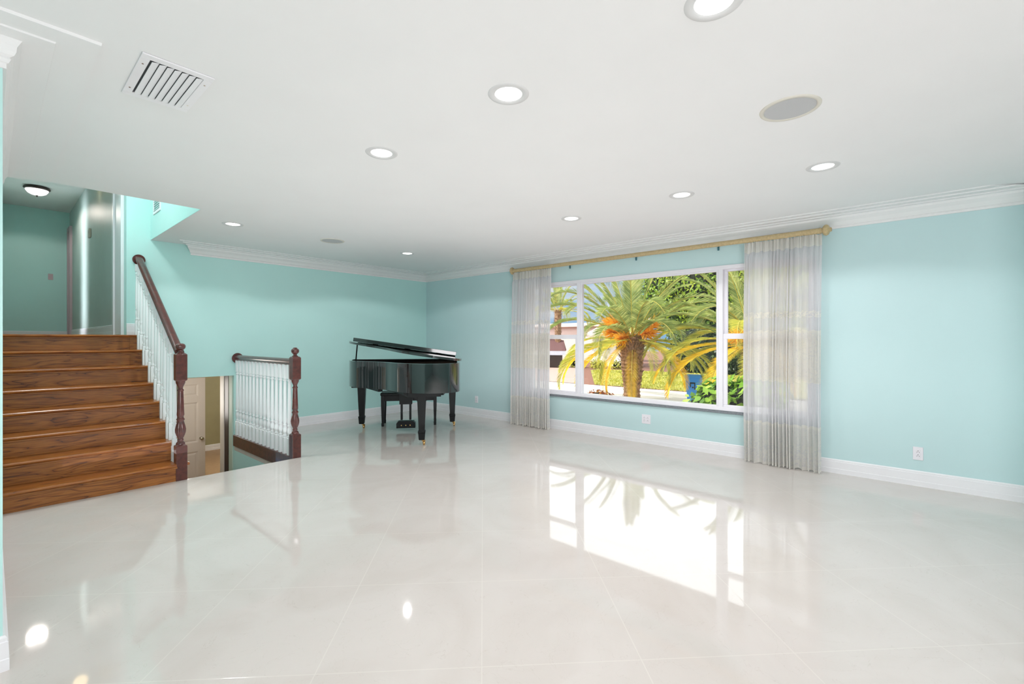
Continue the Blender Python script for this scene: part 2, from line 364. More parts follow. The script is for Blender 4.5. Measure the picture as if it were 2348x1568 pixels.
# crown moulding with two flat steps on the ceiling
CP = [(0,2.376),(.014,2.376),(.014,2.396),(.022,2.398),(.030,2.402),(.040,2.414),(.056,2.432),(.078,2.446),(.094,2.456),(.100,2.470),(.104,2.470),(.104,2.474),(.145,2.474),(.145,2.483),(.225,2.483),(.225,2.492),(.305,2.492),(.305,2.5),(0,2.5)]
sweep('trim_crown_right', CP, (XW, -.86), (XW, YB), (-1,0), CEIL, e0=lambda o: max(0, (o-.06))*1.8, e1=lambda o: -o, lab='white stepped crown moulding above the window')
sweep('trim_crown_back', CP, (1.70, YB), (XW, YB), (0,-1), CEIL, e0=lambda o: -o*.62, e1=lambda o: -o, lab='white stepped crown moulding of the back wall')
def left_crown():
    prof = [(0,2.365),(.010,2.365),(.010,2.385),(.016,2.388),(.022,2.402),(.018,2.410),(.030,2.418),(.036,2.432),(.038,2.452),(.048,2.472),(.052,2.478),(.140,2.480),(.142,2.487),(.266,2.488),(.268,2.5),(0,2.5)]
    ring = lambda f: [f(o, z) for o, z in prof]
    mb = MB(); mb.loft([ring(lambda o, z: (-4.5, 2.70-.82*o, z)), ring(lambda o, z: (LX+o, 2.70-.82*o, z)), ring(lambda o, z: (LX+o, 4.95, z))], smooth=False)
    struct(mb.build('trim_crown_left', CEIL), 'white stepped crown moulding wrapping the wall corner')
left_crown()

# hall door casings
m = MB(); m.box(1.03, 1.06, 7.10, 7.20, UF, 3.42).box(1.03, 1.06, 7.62, 7.70, UF, 3.42).box(1.03, 1.06, 7.10, 7.70, 3.42, 3.50)
struct(m.build('trim_hall_casing', WHITE, bevel=.004), 'white door casing at the near end of the upper hall')
d = MB().box(1.045, 1.059, 7.205, 7.615, UF+.01, 3.415).build('door_1', WHITE); struct(d, 'white narrow door in the upper hall')
m = MB(); m.box(1.02, 1.06, 12.30, 12.40, UF, 3.42).box(1.02, 1.06, 12.66, 12.745, UF, 3.42).box(1.02, 1.06, 12.3, 12.745, 3.42, 3.5).box(1.05, 1.06, 12.4, 12.66, UF, 3.42)
struct(m.build('trim_far_casing', PINKJ), 'pinkish door casing at the far end of the hall')

# ------------------------------------------------------------------ window
def rect_frame(mb, y0, y1, z0, z1, w, x0, x1, wt=None, wb=None):
    wt = wt or w; wb = wb or w
    mb.box(x0, x1, y0, y1, z0, z0+wb).box(x0, x1, y0, y1, z1-wt, z1).box(x0, x1, y0, y0+w, z0+wb, z1-wt).box(x0, x1, y1-w, y1, z0+wb, z1-wt)
win = bpy.data.objects.new('window_1', None); col.objects.link(win); win.location = (XW, 2.6, .5); struct(win, 'large white three part picture window with side sashes')
def wpart(mb, name, mat, bevel=.003, parent=None):
    p = parent or win
    o = mb.build(name, mat, None, bevel, Matrix.Translation((-XW, -2.6, -.5))); o.parent = win if parent is None else parent
    return o
m = MB(); rect_frame(m, .76, 4.50, .50, 2.13, .045, XW-.012, XW+.12)
m.box(XW-.010, XW+.10, 3.535, 3.585, .54, 2.09).box(XW-.010, XW+.10, 1.645, 1.69, .54, 2.09)
wpart(m, 'window_frame', FRAME)
m = MB(); rect_frame(m, 1.69, 3.535, .52, 2.095, .028, XW+.004, XW+.05)
wpart(m, 'center_sash', FRAME)
for nm, a, c in (('side_sash', 3.585, 4.465), ('side_sash', .795, 1.645)):
    m = MB(); rect_frame(m, a, c, 1.33, 2.10, .036, XW+.045, XW+.08); wpart(m, nm, FRAME)
    m = MB(); rect_frame(m, a, c, .52, 1.365, .040, XW+.01, XW+.045, .06, .045); wpart(m, nm, FRAME)
wpart(MB().box(XW+.02, XW+.026, 1.70, 3.52, .53, 2.08), 'glass_pane', GLASS, 0)
for a, c in ((3.60, 4.45), (.80, 1.63)):
    wpart(MB().box(XW+.06, XW+.065, a, c, 1.35, 2.09), 'glass_pane', GLASS, 0)
    wpart(MB().box(XW+.026, XW+.031, a, c, .54, 1.33), 'glass_pane', GLASS, 0)
m = MB(); m.box(XW-.03, XW, .745, 4.52, .472, .498)
wpart(m, 'window_sill', GRAN, .004)
# roof overhang outside
struct(MB().box(XW+.2, 6.66, -4.5, 8.0, 2.30, 2.42).box(6.62, 6.68, -4.5, 8.0, 2.28, 2.5).build('trim_eave', STUCCO), 'white soffit of the roof overhang')

# ------------------------------------------------------------------ curtains and rod
def curtain(name, y0, y1, x, label, folds, seed, flare):
    rr = random.Random(seed); nu, nz = 260, 46; H0, H1 = .008, 2.325
    ph = [rr.uniform(0, 6.28) for _ in range(6)]
    # uneven fold positions
    cuts = [0]
    for _ in range(folds): cuts.append(cuts[-1]+rr.choice([.5, .7, 1, 1, 1.3, 2.0]))
    cuts = [c/cuts[-1] for c in cuts]
    def wave(s):
        for k in range(folds):
            if s <= cuts[k+1] or k == folds-1:
                q = (s-cuts[k])/(cuts[k+1]-cuts[k]); return (.5-.5*math.cos(2*PI*q))**.7, k, q
    vs, uvs = [], []
    width = (y1-y0)
    for j in range(nz+1):
        z = H0+(H1-H0)*j/nz; t = (z/H1)
        for i in range(nu+1):
            s = i/nu; w, k, q = wave(s)
            amp = .068*(.55+.45*(1-t))*(1.0 if k % 3 else .75) if t < .955 else .022
            # header: fine pinch pleats
            pin = .012*math.sin(s*2*PI*(folds*1.6)+ph[0]) if t >= .955 else 0
            skew = math.sin(2*PI*q)*.013*(1-t*.3)
            yy = y0+width*s+skew+flare*(1-t)*(1-s)-.01*math.sin(3*t+ph[1])
            xx = x-amp*w-pin+.006*math.sin(9*s+4*t+ph[2])
            zz = z+(.008*math.sin(s*40+ph[3]) if j == 0 else 0)
            if j == nz: zz += .006*math.sin(s*120)
            vs.append((xx, yy, max(zz, .003))); uvs.append((s*width*2.1, z))
    fs = [(j*(nu+1)+i, j*(nu+1)+i+1, (j+1)*(nu+1)+i+1, (j+1)*(nu+1)+i) for j in range(nz) for i in range(nu)]
    me = bpy.data.meshes.new(name); me.from_pydata(vs, [], fs); me.materials.append(SHEER)
    me.polygons.foreach_set('use_smooth', [True]*len(fs))
    ul = me.uv_layers.new(name='UVMap')
    for l in me.loops: ul.data[l.index].uv = uvs[l.vertex_index]
    o = bpy.data.objects.new(name, me); col.objects.link(o)
    return tag(o, label, 'curtain', 'sheer curtains on the window rod')
curtain('sheer_curtain', 3.955, 4.69, 5.345, 'sheer cream embroidered curtain at the left end of the rod, nearer the piano', 17, 3, .03)
curtain('sheer_curtain', .70, 1.395, 5.345, 'sheer cream embroidered curtain at the right end of the rod, wide lace hem', 16, 11, -.0)
rod = thing('curtain_rod', 'gilded wooden curtain rod spanning the window below the crown moulding', 'curtain rod', (5.325, 2.69, 2.352))
m = MB()
pr = []
for k in range(121):
    pr.append((.027+.0007*math.sin(k*.7)+.0004*math.sin(k*2.3), -1.985+3.97*k/120))
m.lathe(pr, seg=20, ax='y'); m.build('rod', ROD, rod)
fin = [(.0,-.006),(.030,-.004),(.034,0),(.026,.008),(.024,.016),(.036,.022),(.05,.034),(.056,.052),(.050,.070),(.036,.080),(.020,.084),(.024,.092),(.016,.102),(0,.104)]
MB().lathe([(r*.95, -1.98-z*.9) for r, z in fin], seg=24, ax='y').build('finial', ROD, rod)
MB().lathe([(.0,1.985),(.05,1.986),(.056,1.994),(.055,2.004),(.04,2.012),(.03,2.014),(0,2.016)], seg=24, ax='y').build('finial', ROD, rod)
for y in (3.70, 2.69, 1.69):
    b = MB(); b.box(.0, .12, y-2.69-.006, y-2.69+.006, .002, .012).box(.108, .1225, y-2.69-.008, y-2.69+.008, -.048, .014)
    b.build('bracket', STEEL, rod)

# ------------------------------------------------------------------ stairs
NY = [5.07, 5.27, 5.485, 5.728, 5.99, 6.25, 6.53, 6.81]
NZ = [.158, .338, .507, .676, .845, 1.014, 1.183, 1.352]
st = thing('staircase', 'oak staircase of eight risers climbing to the upper hall', 'staircase', (.6, 5.1, 0))
def sp(mb, name, mat, parent, bevel=.004, loc=(.6, 5.1, 0)):
    return mb.build(name, mat, parent, bevel, Matrix.Translation((-loc[0], -loc[1], -loc[2])))
for k in range(8):
    z = NZ[k]; y = NY[k]; yn = NY[k+1] if k < 7 else YB+.0
    zb = NZ[k-1] if k else 0
    x1 = 1.168 if k else 1.129
    m = MB()
    # tread with rounded nosing and cove strip under it
    prof = [(y+.03, z-.026), (y+.008, z-.026), (y+.001, z-.020), (y-.001, z-.013), (y+.001, z-.006), (y+.008, z), (yn+.03, z), (yn+.03, z-.026)]
    rings = [[(xx, a, b_) for a, b_ in prof] for xx in (LX+.003, x1)]
    m.loft(rings, smooth=False)
    sp(m, 'tread' if k < 7 else 'landing_nosing', OAKT, st, 0)
    m = MB(); m.box(LX+.003, 1.135, y+.028, y+.045, zb, z-.026)
    m.box(LX+.003, 1.137, y+.016, y+.03, z-.042, z-.026)
    if k == 7: m.box(1.07, 1.14, y+.022, y+.03, zb, z-.026)
    sp(m, 'riser', OAK, st, .002)
    if k < 7:
        m = MB(); m.box(x1-.006 if k else 1.214, x1+.014 if k else 1.236, y-.004 if k else 5.09, y+.035 if k else 5.13, z-.026, z)
        sp(m, 'nosing_return', OAKT, st, .008)
m = MB()
pts = [(5.12, 0)]
for k in range(8): pts += [(NY[k]+.03, (NZ[k-1] if k else 0)-.03 if k else 0), (NY[k]+.03, NZ[k]-.028)]
pts += [(YB-.002, NZ[7]-.028), (YB-.002, NZ[7]-.45), (5.35, -.02), (5.12, -.02)]
r0 = [(1.137, a, b_) for a, b_ in pts[1:]]; r1 = [(1.16, a, b_) for a, b_ in pts[1:]]
m.loft([r0, r1], smooth=False); sp(m, 'stringer', BALW, st, 0)

# turned baluster meshes
def baluster(mb, h, s=.0165, base=.19, top=.17, sc=1.0):
    mb.sq([(s, 0), (s, base-.008), (s*.75, base)])
    T = h-top
    prof = [(.012, base), (.016, base+.006), (.0165, base+.018), (.011, base+.028), (.0125, base+.04), (.0175, base+.075), (.0165, base+.10), (.011, base+.125), (.0165, base+.132), (.0165, base+.140), (.011, base+.146),
            (.0165, base+.165), (.0175, base+.21), (.0125, T-.05), (.011, T-.03), (.0165, T-.024), (.0165, T-.014), (.0115, T-.008), (.012, T)]
    mb.lathe([(r_*sc, z_) for r_, z_ in prof], seg=14)
    mb.sq([(s*.75, T), (s, T+.008), (s, h)])
def newel(mb, h, w, zb, zt0, zt1):
    """square base to zb, turned to zt0, square block to zt1, ball finial to h"""
    c = w/2
    def chs(a, b_):
        mb.sq([(c-.008, a), (c, a+.01), (c, b_-.012), (c-.012, b_)])
    mb.sq([(c, 0), (c, zb-.012), (c-.014, zb)]); chs(zt0, zt1)
    H = zt0-zb
    P_ = [(.036, 0), (.036, .012), (.030, .022), (.022, .03), (.026, .045), (.020, .055), (.034, .085), (.042, .115), (.0435, .14), (.037, .175), (.026, .215), (.030, .225), (.034, .232), (.030, .24), (.024, .25), (.026, .262), (.030, .275), (.028, .31), (.022, .5), (.0185, H-.115), (.018, H-.10), (.027, H-.092), (.027, H-.084), (.019, H-.072), (.021, H-.055), (.030, H-.035), (.036, H-.02), (.038, H)]
    k = w/.088
    mb.lathe([(r*k, zb+z) for r, z in P_], seg=48, flute=(zb+.075, zb+.19, 12))
    F = [(.030, zt1-.002), (.030, zt1+.007), (.019, zt1+.013), (.017, zt1+.022), (.021, zt1+.03), (.029, zt1+.036), (.037, zt1+.047), (.040, zt1+.06), (.039, zt1+.072), (.032, zt1+.083), (.022, zt1+.088), (.018, h), (0.0001, h+.001)]
    mb.lathe([(r*k, z) for r, z in F], seg=48, flute=(zt1+.045, zt1+.08, 10), fa=.06)
RAIL0 = [(-.020,-.026),(.020,-.026),(.022,-.014),(.016,-.004),(.030,.004),(.034,.016),(.028,.030),(.014,.038),(-.014,.038),(-.028,.030),(-.034,.016),(-.030,.004),(-.016,-.004),(-.022,-.014)]
def railing_rail(mb, p0, p1):
    RAILP = [(a*1.15, b_*1.15) for a, b_ in RAIL0]
    r0 = [(p0[0]+a, p0[1], p0[2]+b_) for a, b_ in RAILP]; r1 = [(p1[0]+a, p1[1], p1[2]+b_) for a, b_ in RAILP]
    mb.loft([r0, r1], smooth=True)
def rosette(mb, c, r):
    mb.lathe([(0, .02), (r*.5, .02), (r*.62, .016), (r*.8, .018), (r*.95, .012), (r, 0)][::-1], seg=32, ax='y', c=c)
# stair railing
O1 = (1.172, 5.135, 0)
sr = thing('stair_railing', 'white baluster railing with a sloped mahogany handrail beside the oak steps', 'railing', O1)
m = MB(); newel(m, 1.262, .088, .326, .915, 1.172); m.build('newel_post', MAHO, sr, .003)
ra = (0, .04, 1.165); rb = (0, YB-O1[1]-.02, 2.245)
m = MB(); railing_rail(m, ra, rb); m.build('handrail', MAHO, sr)
m = MB(); rosette(m, (0, YB-O1[1]-.022, 2.245), .062); m.build('rosette', MAHO, sr)
slope = (rb[2]-ra[2])/(rb[1]-ra[1])
for k in range(8):
    y = NY[k]; yn = NY[k+1] if k < 7 else YB
    for q in ((.36, .80) if k < 7 else (.35,)):
        if k == 0 and q < .5: continue
        yy = y+.02+(yn-y)*q - (0.02 if k == 0 else 0)
        ly = yy-O1[1]; top = ra[2]+slope*(ly-ra[1])-.030
        h = top-NZ[k]
        mb = MB(); baluster(mb, h, s=.018, sc=1.1, top=.09, base=.17 if q < .5 else .215)
        o = mb.build('baluster', BALW, sr); o.location = (-.026, ly, NZ[k])
# guard railing beside the lower flight
O2 = (2.229, 5.156, 0)
gr = thing('guard_railing', 'low level white baluster railing with mahogany newel between stairwell and piano', 'railing', O2)
m = MB(); newel(m, 1.209, .092, .263, .856, 1.11); m.build('newel_post', MAHO, gr, .003)
m = MB(); railing_rail(m, (0, .04, 1.043), (0, YB-O2[1]-.02, 1.043)); m.build('handrail', MAHO, gr)
m = MB(); rosette(m, (0, YB-O2[1]-.022, 1.045), .07); m.build('rosette', MAHO, gr)
m = MB(); m.box(-.045, .04, .045, YB-O2[1], 0.0, .008).box(-.049, -.0355, -.03, YB-O2[1], -.14, .008)
m.build('base_board', MAHO, gr, .002)
mb = MB(); baluster(mb, 1.016-.008, s=.0205, top=.16, sc=1.22); bal = None
for k in range(15):
    y = .118+k*.1165
    if bal is None: o = bal = mb.build('baluster', BALW, gr)
    else: o = bal.copy(); col.objects.link(o); o.parent = gr
    o.location = (-.012, y, .008)
# lower flight
ls = thing('lower_staircase', 'lower oak flight descending behind the floor edge', 'staircase', (1.7, 5.15, 0))
for k in range(1, 8):
    z = -.169*k; y = 5.13+.235*(k-1)
    m = MB(); m.box(1.172, 2.18, y, y+.26, z-.03, z); sp(m, 'tread', OAKT, ls, .006, (1.7, 5.15, 0))
    m = MB(); m.box(1.172, 2.18, y+.235, y+.25, z-.169, z-.03); sp(m, 'riser', OAK, ls, 0, (1.7, 5.15, 0))

# lower panelled door
ld = thing('panelled_door', 'cream six panel door standing open in the lower hall behind the newel', 'door', (1.64, 9.0, LF+.01))
m = MB()
ys = (0, .76); panels = []
for (x0, x1) in ((.10, .34), (.42, .66)):
    for (z0, z1) in ((.12, .78), (.93, 1.60), (1.70, 1.90)): panels.append((x0, x1, z0, z1))
xs = sorted({0, .76} | {p[0] for p in panels} | {p[1] for p in panels}); zs = sorted({0, 2.0} | {p[2] for p in panels} | {p[3] for p in panels})
inp = lambda x, z: any(p[0] < x < p[1] and p[2] < z < p[3] for p in panels)
for i in range(len(xs)-1):
    for j in range(len(zs)-1):
        if not inp((xs[i]+xs[i+1])/2, (zs[j]+zs[j+1])/2): m.box(xs[i], xs[i+1], 0, .035, zs[j], zs[j+1])
m.build('door_leaf', DOORP, ld)
for (x0, x1, z0, z1) in panels:
    q = MB(); e = .025
    q.add([(x0, .0, z0), (x1, .0, z0), (x1, .0, z1), (x0, .0, z1), (x0+e, .012, z0+e), (x1-e, .012, z0+e), (x1-e, .012, z1-e), (x0+e, .012, z1-e), (x0+2*e, .004, z0+2*e), (x1-2*e, .004, z0+2*e), (x1-2*e, .004, z1-2*e), (x0+2*e, .004, z1-2*e)],
          [(0,1,5,4),(1,2,6,5),(2,3,7,6),(3,0,4,7),(4,5,9,8),(5,6,10,9),(6,7,11,10),(7,4,8,11),(8,9,10,11)])
    q.build('panel', DOORP, ld)
MB().lathe([(.028, 0), (.028, -.006), (.012, -.01), (.011, -.03), (.022, -.038), (.029, -.052), (.026, -.066), (.012, -.072), (0, -.073)], c=(.70, 0, .99), ax='y', seg=20).build('door_knob', CHROME, ld)

# ------------------------------------------------------------------ ceiling fixtures
def downlight(label):
    t = thing('recessed_light', label, 'ceiling light', (0, 0, 0), 0, 'recessed ceiling lights')
    MB().lathe([(.066, .004), (.070, -.003), (.088, -.0045), (.098, -.003), (.101, 0)], seg=40, caps=False).build('trim_ring', RING, t)
    MB().lathe([(.066, -.0005), (.060, -.001), (.05, -.0012)], seg=40, caps=False).build('reflector', emis_soft, t)
    MB().lathe([(.05, -.0012), (.02, -.0014), (0.0001, -.0014)], seg=40, caps=False).build('lens', LAMP, t)
    return t
emis_soft = emis('lamp_reflector', (1,.99,.97,1), 3)
LP = [((1.68, 1.504), 'round recessed ceiling light near the top centre, between vent and large speaker'),
      ((1.67, 2.593), 'recessed ceiling light midway between the stairwell one and the central one'),
      ((1.705, .545), 'largest recessed ceiling light, cut by the top edge of the photo'),
      ((3.829, .496), 'recessed ceiling light between the large speaker and the right end of the window'),
      ((3.804, 1.474), 'recessed ceiling light in front of the right half of the window'),
      ((3.821, 2.583), 'recessed ceiling light in front of the left half of the window'),
      ((3.858, 5.35), 'small recessed ceiling light above the grand piano'),
      ((1.677, 5.356), 'recessed ceiling light beside the stairwell cut-out')]
proto = None
for (x, y), lab in LP:
    if proto is None: proto = downlight(lab); proto.location = (x, y, HC)
    else: dup(proto, (x, y, HC), label=lab)
def speaker(label, loc):
    t = thing('ceiling_speaker', label, 'speaker', loc, 0, 'round in-ceiling speakers')
    MB().lathe([(.118, -.001), (.120, -.006), (.136, -.006), (.139, -.003), (.140, 0)], seg=48, caps=False).build('bezel', CREAM, t)
    MB().lathe([(.118, -.003), (.06, -.0045), (.0001, -.005)], seg=48, caps=False).build('grille', MESH, t)
    return t
s0 = speaker('large round flush speaker with grey mesh in the ceiling nearest the camera', (2.75, .50, HC))
dup(s0, (2.76, 5.349, HC), label='small distant round speaker in the ceiling to the left of the piano')
# supply vent
vt = thing('ceiling_vent', 'rectangular white louvred vent in the ceiling above the stairs', 'vent', (.553, 2.656, HC))
m = MB(); a, b_ = .132, .233; fx, fy = .098, .193
for (x0, x1, y0, y1) in ((-a, a, -b_, -fy), (-a, a, fy, b_), (-a, -fx, -fy, fy), (fx, a, -fy, fy)): m.box(x0, x1, y0, y1, -.007, -.0005)
m.build('frame', WHITE, vt, .002)
MB().box(-fx, fx, -fy, fy, -.0004, 0).build('backing', GREYB, vt)
for k in range(7):
    x = -fx+.012+k*.0272
    MB().add([(x-.006, -fy+.004, -.010), (x+.019, -fy+.004, -.004), (x+.019, fy-.004, -.004), (x-.006, fy-.004, -.010), (x-.005, -fy+.004, -.012), (x+.0195, -fy+.004, -.006), (x+.0195, fy-.004, -.006), (x-.005, fy-.004, -.012)],
             [(0,1,2,3),(7,6,5,4),(0,4,5,1),(1,5,6,2),(2,6,7,3),(3,7,4,0)]).build('louver', WHITE, vt)
for sx in (-1, 1):
    for sy in (-1, 1): MB().lathe([(.004, -.0085), (.004, -.006)], c=(sx*.115, sy*.14, 0), seg=10).build('screw', CHROME, vt)
# return grille high on the stairwell side
rg = thing('wall_grille', 'white louvred air grille high on the stairwell side wall', 'vent', (1.29, 6.62, 2.95))
m = MB(); m.box(-.012, 0, -.17, -.14, -.18, .2).box(-.012, 0, .14, .17, -.18, .2).box(-.012, 0, -.14, .14, -.18, -.15).box(-.012, 0, -.14, .14, .17, .2)
m.build('frame', WHITE, rg, .002); MB().box(-.002, 0, -.14, .14, -.15, .17).build('backing', DARK, rg)
for k in range(12):
    z = -.14+k*.026; MB().add([(-.011, -.14, z), (-.011, .14, z), (-.003, .14, z+.014), (-.003, -.14, z+.014), (-.012, -.14, z+.002), (-.012, .14, z+.002)], [(0,1,2,3),(0,4,5,1)]).build('louver', WHITE, rg)
# flush mount light
fl = thing('flush_light', 'flush mount ceiling light with frosted bowl and dark bronze ring in upper hall', 'ceiling light', (.52, 10.98, UC))
MB().lathe([(.10, 0), (.155, -.004), (.165, -.03), (.15, -.045), (.14, -.05), (.13, -.045)], seg=40, caps=False).build('ring', BRONZD, fl)
MB().lathe([(.142, -.046), (.135, -.07), (.11, -.105), (.07, -.128), (.03, -.138), (.0001, -.14)], seg=40, caps=False).build('bowl', BOWL, fl)
MB().lathe([(.014, -.136), (.016, -.146), (.008, -.152), (.011, -.16), (0.0001, -.168)], seg=16).build('finial', BRONZD, fl)

# ------------------------------------------------------------------ wall plates
def outlet(label, loc, gangs=1, lo=False):
    t = thing('wall_outlet', label, 'outlet', loc, 0, 'white wall outlets')
    w = .035+.023*(gangs-1); m = MB(); m.box(-.007, 0, -w, w, -.058, .058); m.build('plate', PLATE, t, .003)
    for g in range(gangs):
        cy = (g-(gangs-1)/2)*.046
        m = MB(); m.box(-.010, -.007, cy-.017, cy+.017, -.034, .034); r = m.build('receptacle', PLATE, t, .001)
        m = MB()
        for cz in (-.017, .017):
            m.box(-.0104, -.0101, cy-.0085, cy-.006, cz-.009, cz-.001).box(-.0104, -.0101, cy+.006, cy+.0085, cz-.009, cz-.001)
            m.lathe([(.0032, -.0104), (.0032, -.0101)], c=(0, cy, cz+.007), ax='x', seg=10)
        m.build('slots', DARK, r)
    return t
outlet('white double outlet on the bare wall right of the curtains', (XW, 0, .288))
outlet('wide two gang white outlet on the wall under the window', (XW, 2.557, .300), 2)
outlet('small white outlet between the piano and the left curtain', (XW, 5.60, .285))
m = MB(); m.box(-.035, .035, -.006, 0, -.058, .058); t = thing('light_switch', 'pale switch plate on the end wall of the upper hall', 'switch', (.79, 12.75, 2.525))
m.build('plate', PINKJ, t, .002); MB().box(-.006, .006, -.014, -.006, -.012, .012).build('toggle', PINKJ, t)
t = thing('thermostat', 'small cream thermostat on the upper hall side wall', 'thermostat', (1.06, 9.84, 2.98))
MB().box(-.03, 0, -.06, .06, -.07, .07).build('body', CREAM, t, .008); MB().box(-.032, -.03, -.03, .03, .0, .04).build('dial_window', MESH, t)

# ------------------------------------------------------------------ grand piano
PA = -.705; PMx, PMy = 4.062, 5.631
gp = thing('grand_piano', 'black lacquered baby grand piano with its lid propped low, in the corner', 'piano', (PMx, PMy, 0), PA)
# local: x = along the keyboard (towards the spine side), -y = towards the tail
def cr(pts, n=10):
    out = []
    for i in range(len(pts)-1):
        p0 = pts[max(i-1, 0)]; p1 = pts[i]; p2 = pts[i+1]; p3 = pts[min(i+2, len(pts)-1)]
        for k in range(n):
            t = k/n
            out.append(tuple(.5*((2*p1[a])+(-p0[a]+p2[a])*t+(2*p0[a]-5*p1[a]+4*p2[a]-p3[a])*t*t+(-p0[a]+3*p1[a]-3*p2[a]+p3[a])*t**3) for a in (0, 1)))
    out.append(pts[-1]); return out
curve = cr([(.74, -.95), (.735, -1.10), (.69, -1.24), (.58, -1.335), (.42, -1.365), (.26, -1.345), (.12, -1.28), (.0, -1.17), (-.10, -1.03), (-.20, -.88), (-.34, -.74), (-.50, -.62), (-.65, -.49), (-.75, -.33), (-.793, -.15), (-.80, .0)], 8)
def outline(back, ins=0.):
    pts = [(.74, back)]+curve+[(-.80, back)]
    if not ins: return pts
    out = []
    n = len(pts)
    for i in range(n):
        p, q, r = Vector(pts[i-1]), Vector(pts[i]), Vector(pts[(i+1) % n])
        t1 = (q-p).normalized(); t2 = (r-q).normalized(); nn = Vector((-(t1.y+t2.y), t1.x+t2.x)).normalized()
        cs = max(.5, nn.dot(Vector((-t1.y, t1.x))))
        out.append(tuple(q-nn*(-ins)*-1/cs) if False else tuple(q+nn*(ins/cs)*SGN))
    return out
# orientation sign for insets (curve runs clockwise seen from above)
def area(p): return sum(p[i][0]*p[(i+1) % len(p)][1]-p[(i+1) % len(p)][0]*p[i][1] for i in range(len(p)))/2
SGN = 1 if area([(.74, .28)]+curve+[(-.80, .28)]) > 0 else -1
O_ = outline(.10); I_ = outline(.10, .035)
m = MB(); n = len(O_)
zb, zt = .655, 1.008
def wallring(mb, O, I, z0, z1):
    n = len(O); v = [(*p, z0) for p in O]+[(*p, z1) for p in O]+[(*p, z0) for p in I]+[(*p, z1) for p in I]
    rng = range(n)
    mb.add(v, [(i, (i+1) % n, n+(i+1) % n, n+i) for i in rng], 0, True)
    mb.add(v, [(2*n+(i+1) % n, 2*n+i, 3*n+i, 3*n+(i+1) % n) for i in rng], 0, True)
    mb.add(v, [(n+i, n+(i+1) % n, 3*n+(i+1) % n, 3*n+i) for i in rng], 0, False)
    mb.add(v, [((i+1) % n, i, 2*n+i, 2*n+(i+1) % n) for i in rng], 0, False)
wallring(m, O_, I_, zb, zt)
m.prism(outline(.10, .03), zb+.01, zb+.03)
m.box(-.80, -.73, .10, .285, zb+.02, .885).box(.67, .74, .10, .285, zb+.02, .885)     # arms at the keyboard end
case = m.build('case', LACQ, gp)
bv = case.modifiers.new('bevel', 'BEVEL'); bv.width = .003; bv.segments = 2; bv.limit_method = 'ANGLE'; bv.angle_limit = math.radians(50)
m = MB(); m.prism(outline(.10, .05), .90, .905); m.build('iron_plate', BRONZE, gp)
m = MB(); m.box(-.79, .73, -.02, .28, .60, zb+.01); m.build('key_bed', SATIN, gp, .004)
m = MB(); m.box(-.66, .65, .14, .27, .70, .72); m.build('keyboard', PLATE, gp, .002)
m = MB(); m.box(-.67, .66, .265, .285, zb+.01, .735).box(-.67, .66, .10, .125, .72, .93); m.build('fallboard', LACQ, gp, .003)
m = MB()
for (x0, y0, x1, y1) in ((-.4, -.05, .1, -1.1), (.3, -.05, .36, -1.15), (.62, -.05, .5, -1.1), (-.55, -.1, -.3, -.62)):
    d = Vector((x1-x0, y1-y0)).normalized(); nn = Vector((-d.y, d.x))*.03
    m.prism([(x0-nn.x, y0-nn.y), (x0+nn.x, y0+nn.y), (x1+nn.x, y1+nn.y), (x1-nn.x, y1-nn.y)], .605, zb+.012)
m.prism([(.02, -1.0), (.5, -1.0), (.5, -1.22), (.10, -1.22)], .60, zb+.012)
m.build('under_beams', SATIN, gp, .003)
# lid, hinged on the spine side
ang = math.radians(8.2)
def lidxf(mb, name, mat, bevel=.003, par=gp):
    # local lid coords: x from hinge (.75) towards the bent side, rotated upwards
    M_ = Matrix.Translation((.75, 0, 1.03)) @ Matrix.Rotation(ang, 4, 'Y') @ Matrix.Translation((-.75, 0, 0))
    return mb.build(name, mat, par, bevel, M_)
LO = outline(-.13, -.018)
m = MB(); m.prism(LO, 0, .028, smooth=False); lid = lidxf(m, 'lid', LACQ)
fa = math.radians(-1.5)
m = MB(); m.box(-.69, .69, -.40, 0, 0, .05)
M_ = Matrix.Translation((.75, 0, 1.03)) @ Matrix.Rotation(ang, 4, 'Y') @ Matrix.Translation((-.75, -.13, .029)) @ Matrix.Rotation(fa, 4, 'X')
m.build('lid_flap', LACQ, gp, .003, M_)
for x in (-.45, .0, .45): lidxf(MB().box(x-.04, x+.04, -.145, -.132, .026, .032), 'hinge', DARK, .001)
lz = 1.03+(.75+.69)*math.sin(ang)
m = MB(); m.tube([(-.70, -.18, .96), (-.655, -.30, lz-.005)], .009, 8); m.build('prop_stick', SATIN, gp)
